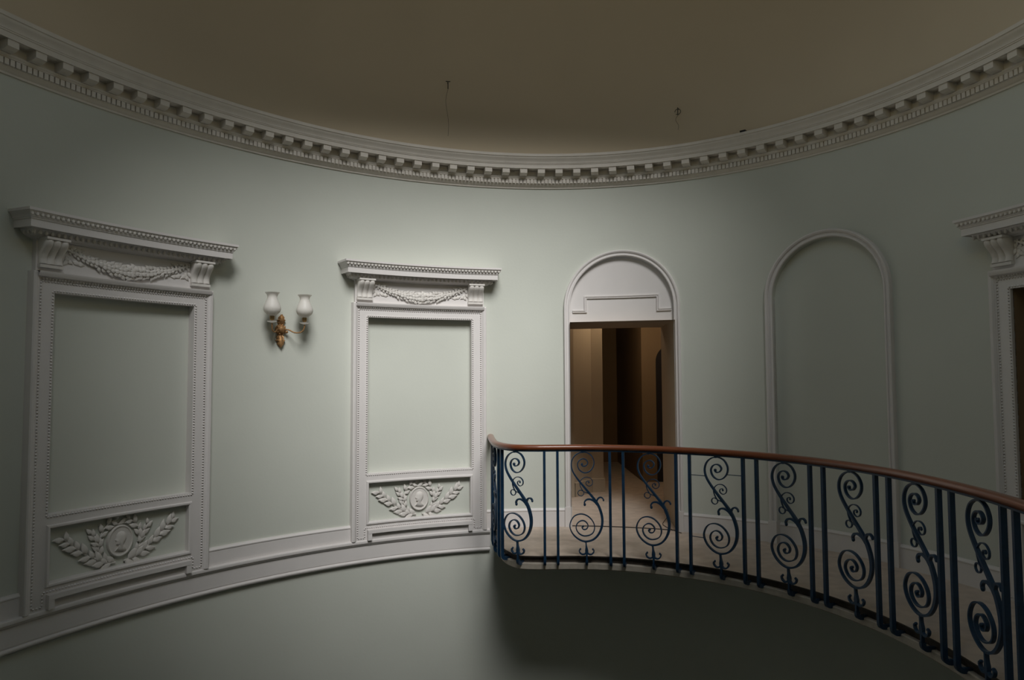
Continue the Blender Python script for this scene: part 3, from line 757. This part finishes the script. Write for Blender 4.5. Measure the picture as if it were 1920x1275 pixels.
for sg in (-1, 1):
    ax, ad = sg*.150, .165
    b = B()
    pth = crom([(sg*.030, .0, .030), (sg*.055, -.004, .060), (sg*.085, -.026, .095), (sg*.115, -.030, .128), (sg*.140, -.014, .152), (sg*.150, .022, .165), (sg*.150, .048, .165)], 10)
    b.tube([m @ Vector(q) for q in pth], lambda u: 0.0062 + 0.0016*math.sin(u*95), 8)
    b.ell(m @ Matrix.Translation((sg*.045, -.022, .04)), .013, .013, .012, 10, 6)
    arm = b.build('arm', M_GILT, sc, ang=60)
    up = Matrix.Translation(m @ Vector((ax, .048, ad)))
    b = B(); b.lathe(up, [(0.006, -0.006), (0.012, -0.002), (0.030, 0.003), (0.041, 0.008), (0.042, 0.011), (0.030, 0.007), (0.012, 0.006), (0.006, 0.012)], 24)
    b.build('drip_pan', M_OPAL, arm, ang=60)
    b = B(); b.lathe(up, [(0.0, 0.004), (0.008, 0.006), (0.010, 0.016), (0.018, 0.022), (0.021, 0.030), (0.021, 0.056), (0.018, 0.058), (0.0, 0.058)], 20)
    b.build('candle_cup', M_BRASS, arm, ang=40)
    b = B(); sh = [(0.020, 0.054), (0.024, 0.058), (0.045, 0.070), (0.064, 0.088), (0.0725, 0.110), (0.072, 0.130), (0.063, 0.156), (0.050, 0.184), (0.042, 0.206), (0.041, 0.222), (0.046, 0.238), (0.056, 0.250), (0.064, 0.257)]
    b.lathe(up, sh + [(r-.003, z) for r, z in sh[::-1]], 32)
    o = b.build('glass_shade', M_OPAL, arm, ang=70); o['label'] = 'white opal glass tulip shade'

# ------------------------------------------------------------------ small things on dome and cornice
def hook(s, k, L_, label, ring):
    P = Vector(dome(s, k)); N = (Vector((CEN[0], CEN[1], P.z)) - P).normalized()
    t = thing('ceiling_hook', P, label, 'hook', 'hooks in the dome')
    T = N.cross(Vector((0, 0, 1))).normalized(); P1 = P + N*.05
    b = B(); b.tube([P - N*.01, P1, P1 + Vector((0, 0, -.03)), P1 + Vector((0, 0, -.075))], .0045, 6)
    if ring: b.tube([P1 + Vector((0, 0, -.04)) + (T*math.cos(a) + Vector((0, 0, 1))*math.sin(a))*.028 for a in [2*PI*i/14 for i in range(13)]], .0035, 6)
    else: b.tube([P1 - T*.022, P1 + T*.022], .0045, 6)
    b.build('hook', M_WIRE, t)
    b = B(); rnd = random.Random(2)
    q = P1 + Vector((0, 0, -.08)); pts = []
    for i in range(14):
        u = i/13; pts.append(q + T*(.03*math.sin(u*5.2)*(1-u) ) + Vector((0, 0, -L_*u)))
    b.tube(pts, .0016, 5); b.build('wire', M_WIRE, t)
hook(-2.28, 0.954, 0.46, 'thin metal hook with long dangling wire on the dome, above the lit carved surround', False)
hook(0.24, 0.984, 0.14, 'small ring hook with short wire on the dome, above the open doorway', True)
b = B(); b.box(0.90, 0.955, 0.150, 0.185, CZ+0.316, CZ+0.338); bo = thing('cable_clip', W(0.928, .165, CZ+.316), 'small black clip lying on top of the cornice', 'clip')
b.build('clip_body', M_BLACK, bo, smooth=False)
b = B(); b.tube([W(0.90-.02*i, .165, CZ+.322) for i in range(3)], .004, 6); b.build('clip_lead', M_BLACK, bo)
# thin cable on the carpet at the right door jamb
cbp = crom([doorpt(.515, .62, .10), doorpt(.50, .55, .03), doorpt(.45, .42, .006), doorpt(.42, .25, .006), doorpt(.47, .04, .006), doorpt(.545, -.12, .006)], 6)
b = B(); b.tube(cbp, .0035, 6); tag(b.build('floor_cable', M_WIRE), 'thin dark cable trailing from the right door jamb over the carpet', 'cable')

# added unseen warm fill brightening the corridor, high up behind the doorway
ld = bpy.data.lights.new('corridor_fill', 'POINT'); ld.energy = 24; ld.color = (1.0, 0.80, 0.55); ld.shadow_soft_size = 0.12
lo = bpy.data.objects.new('corridor_fill', ld); COL.objects.link(lo); lo.location = (1.55, 9.3, 2.75)
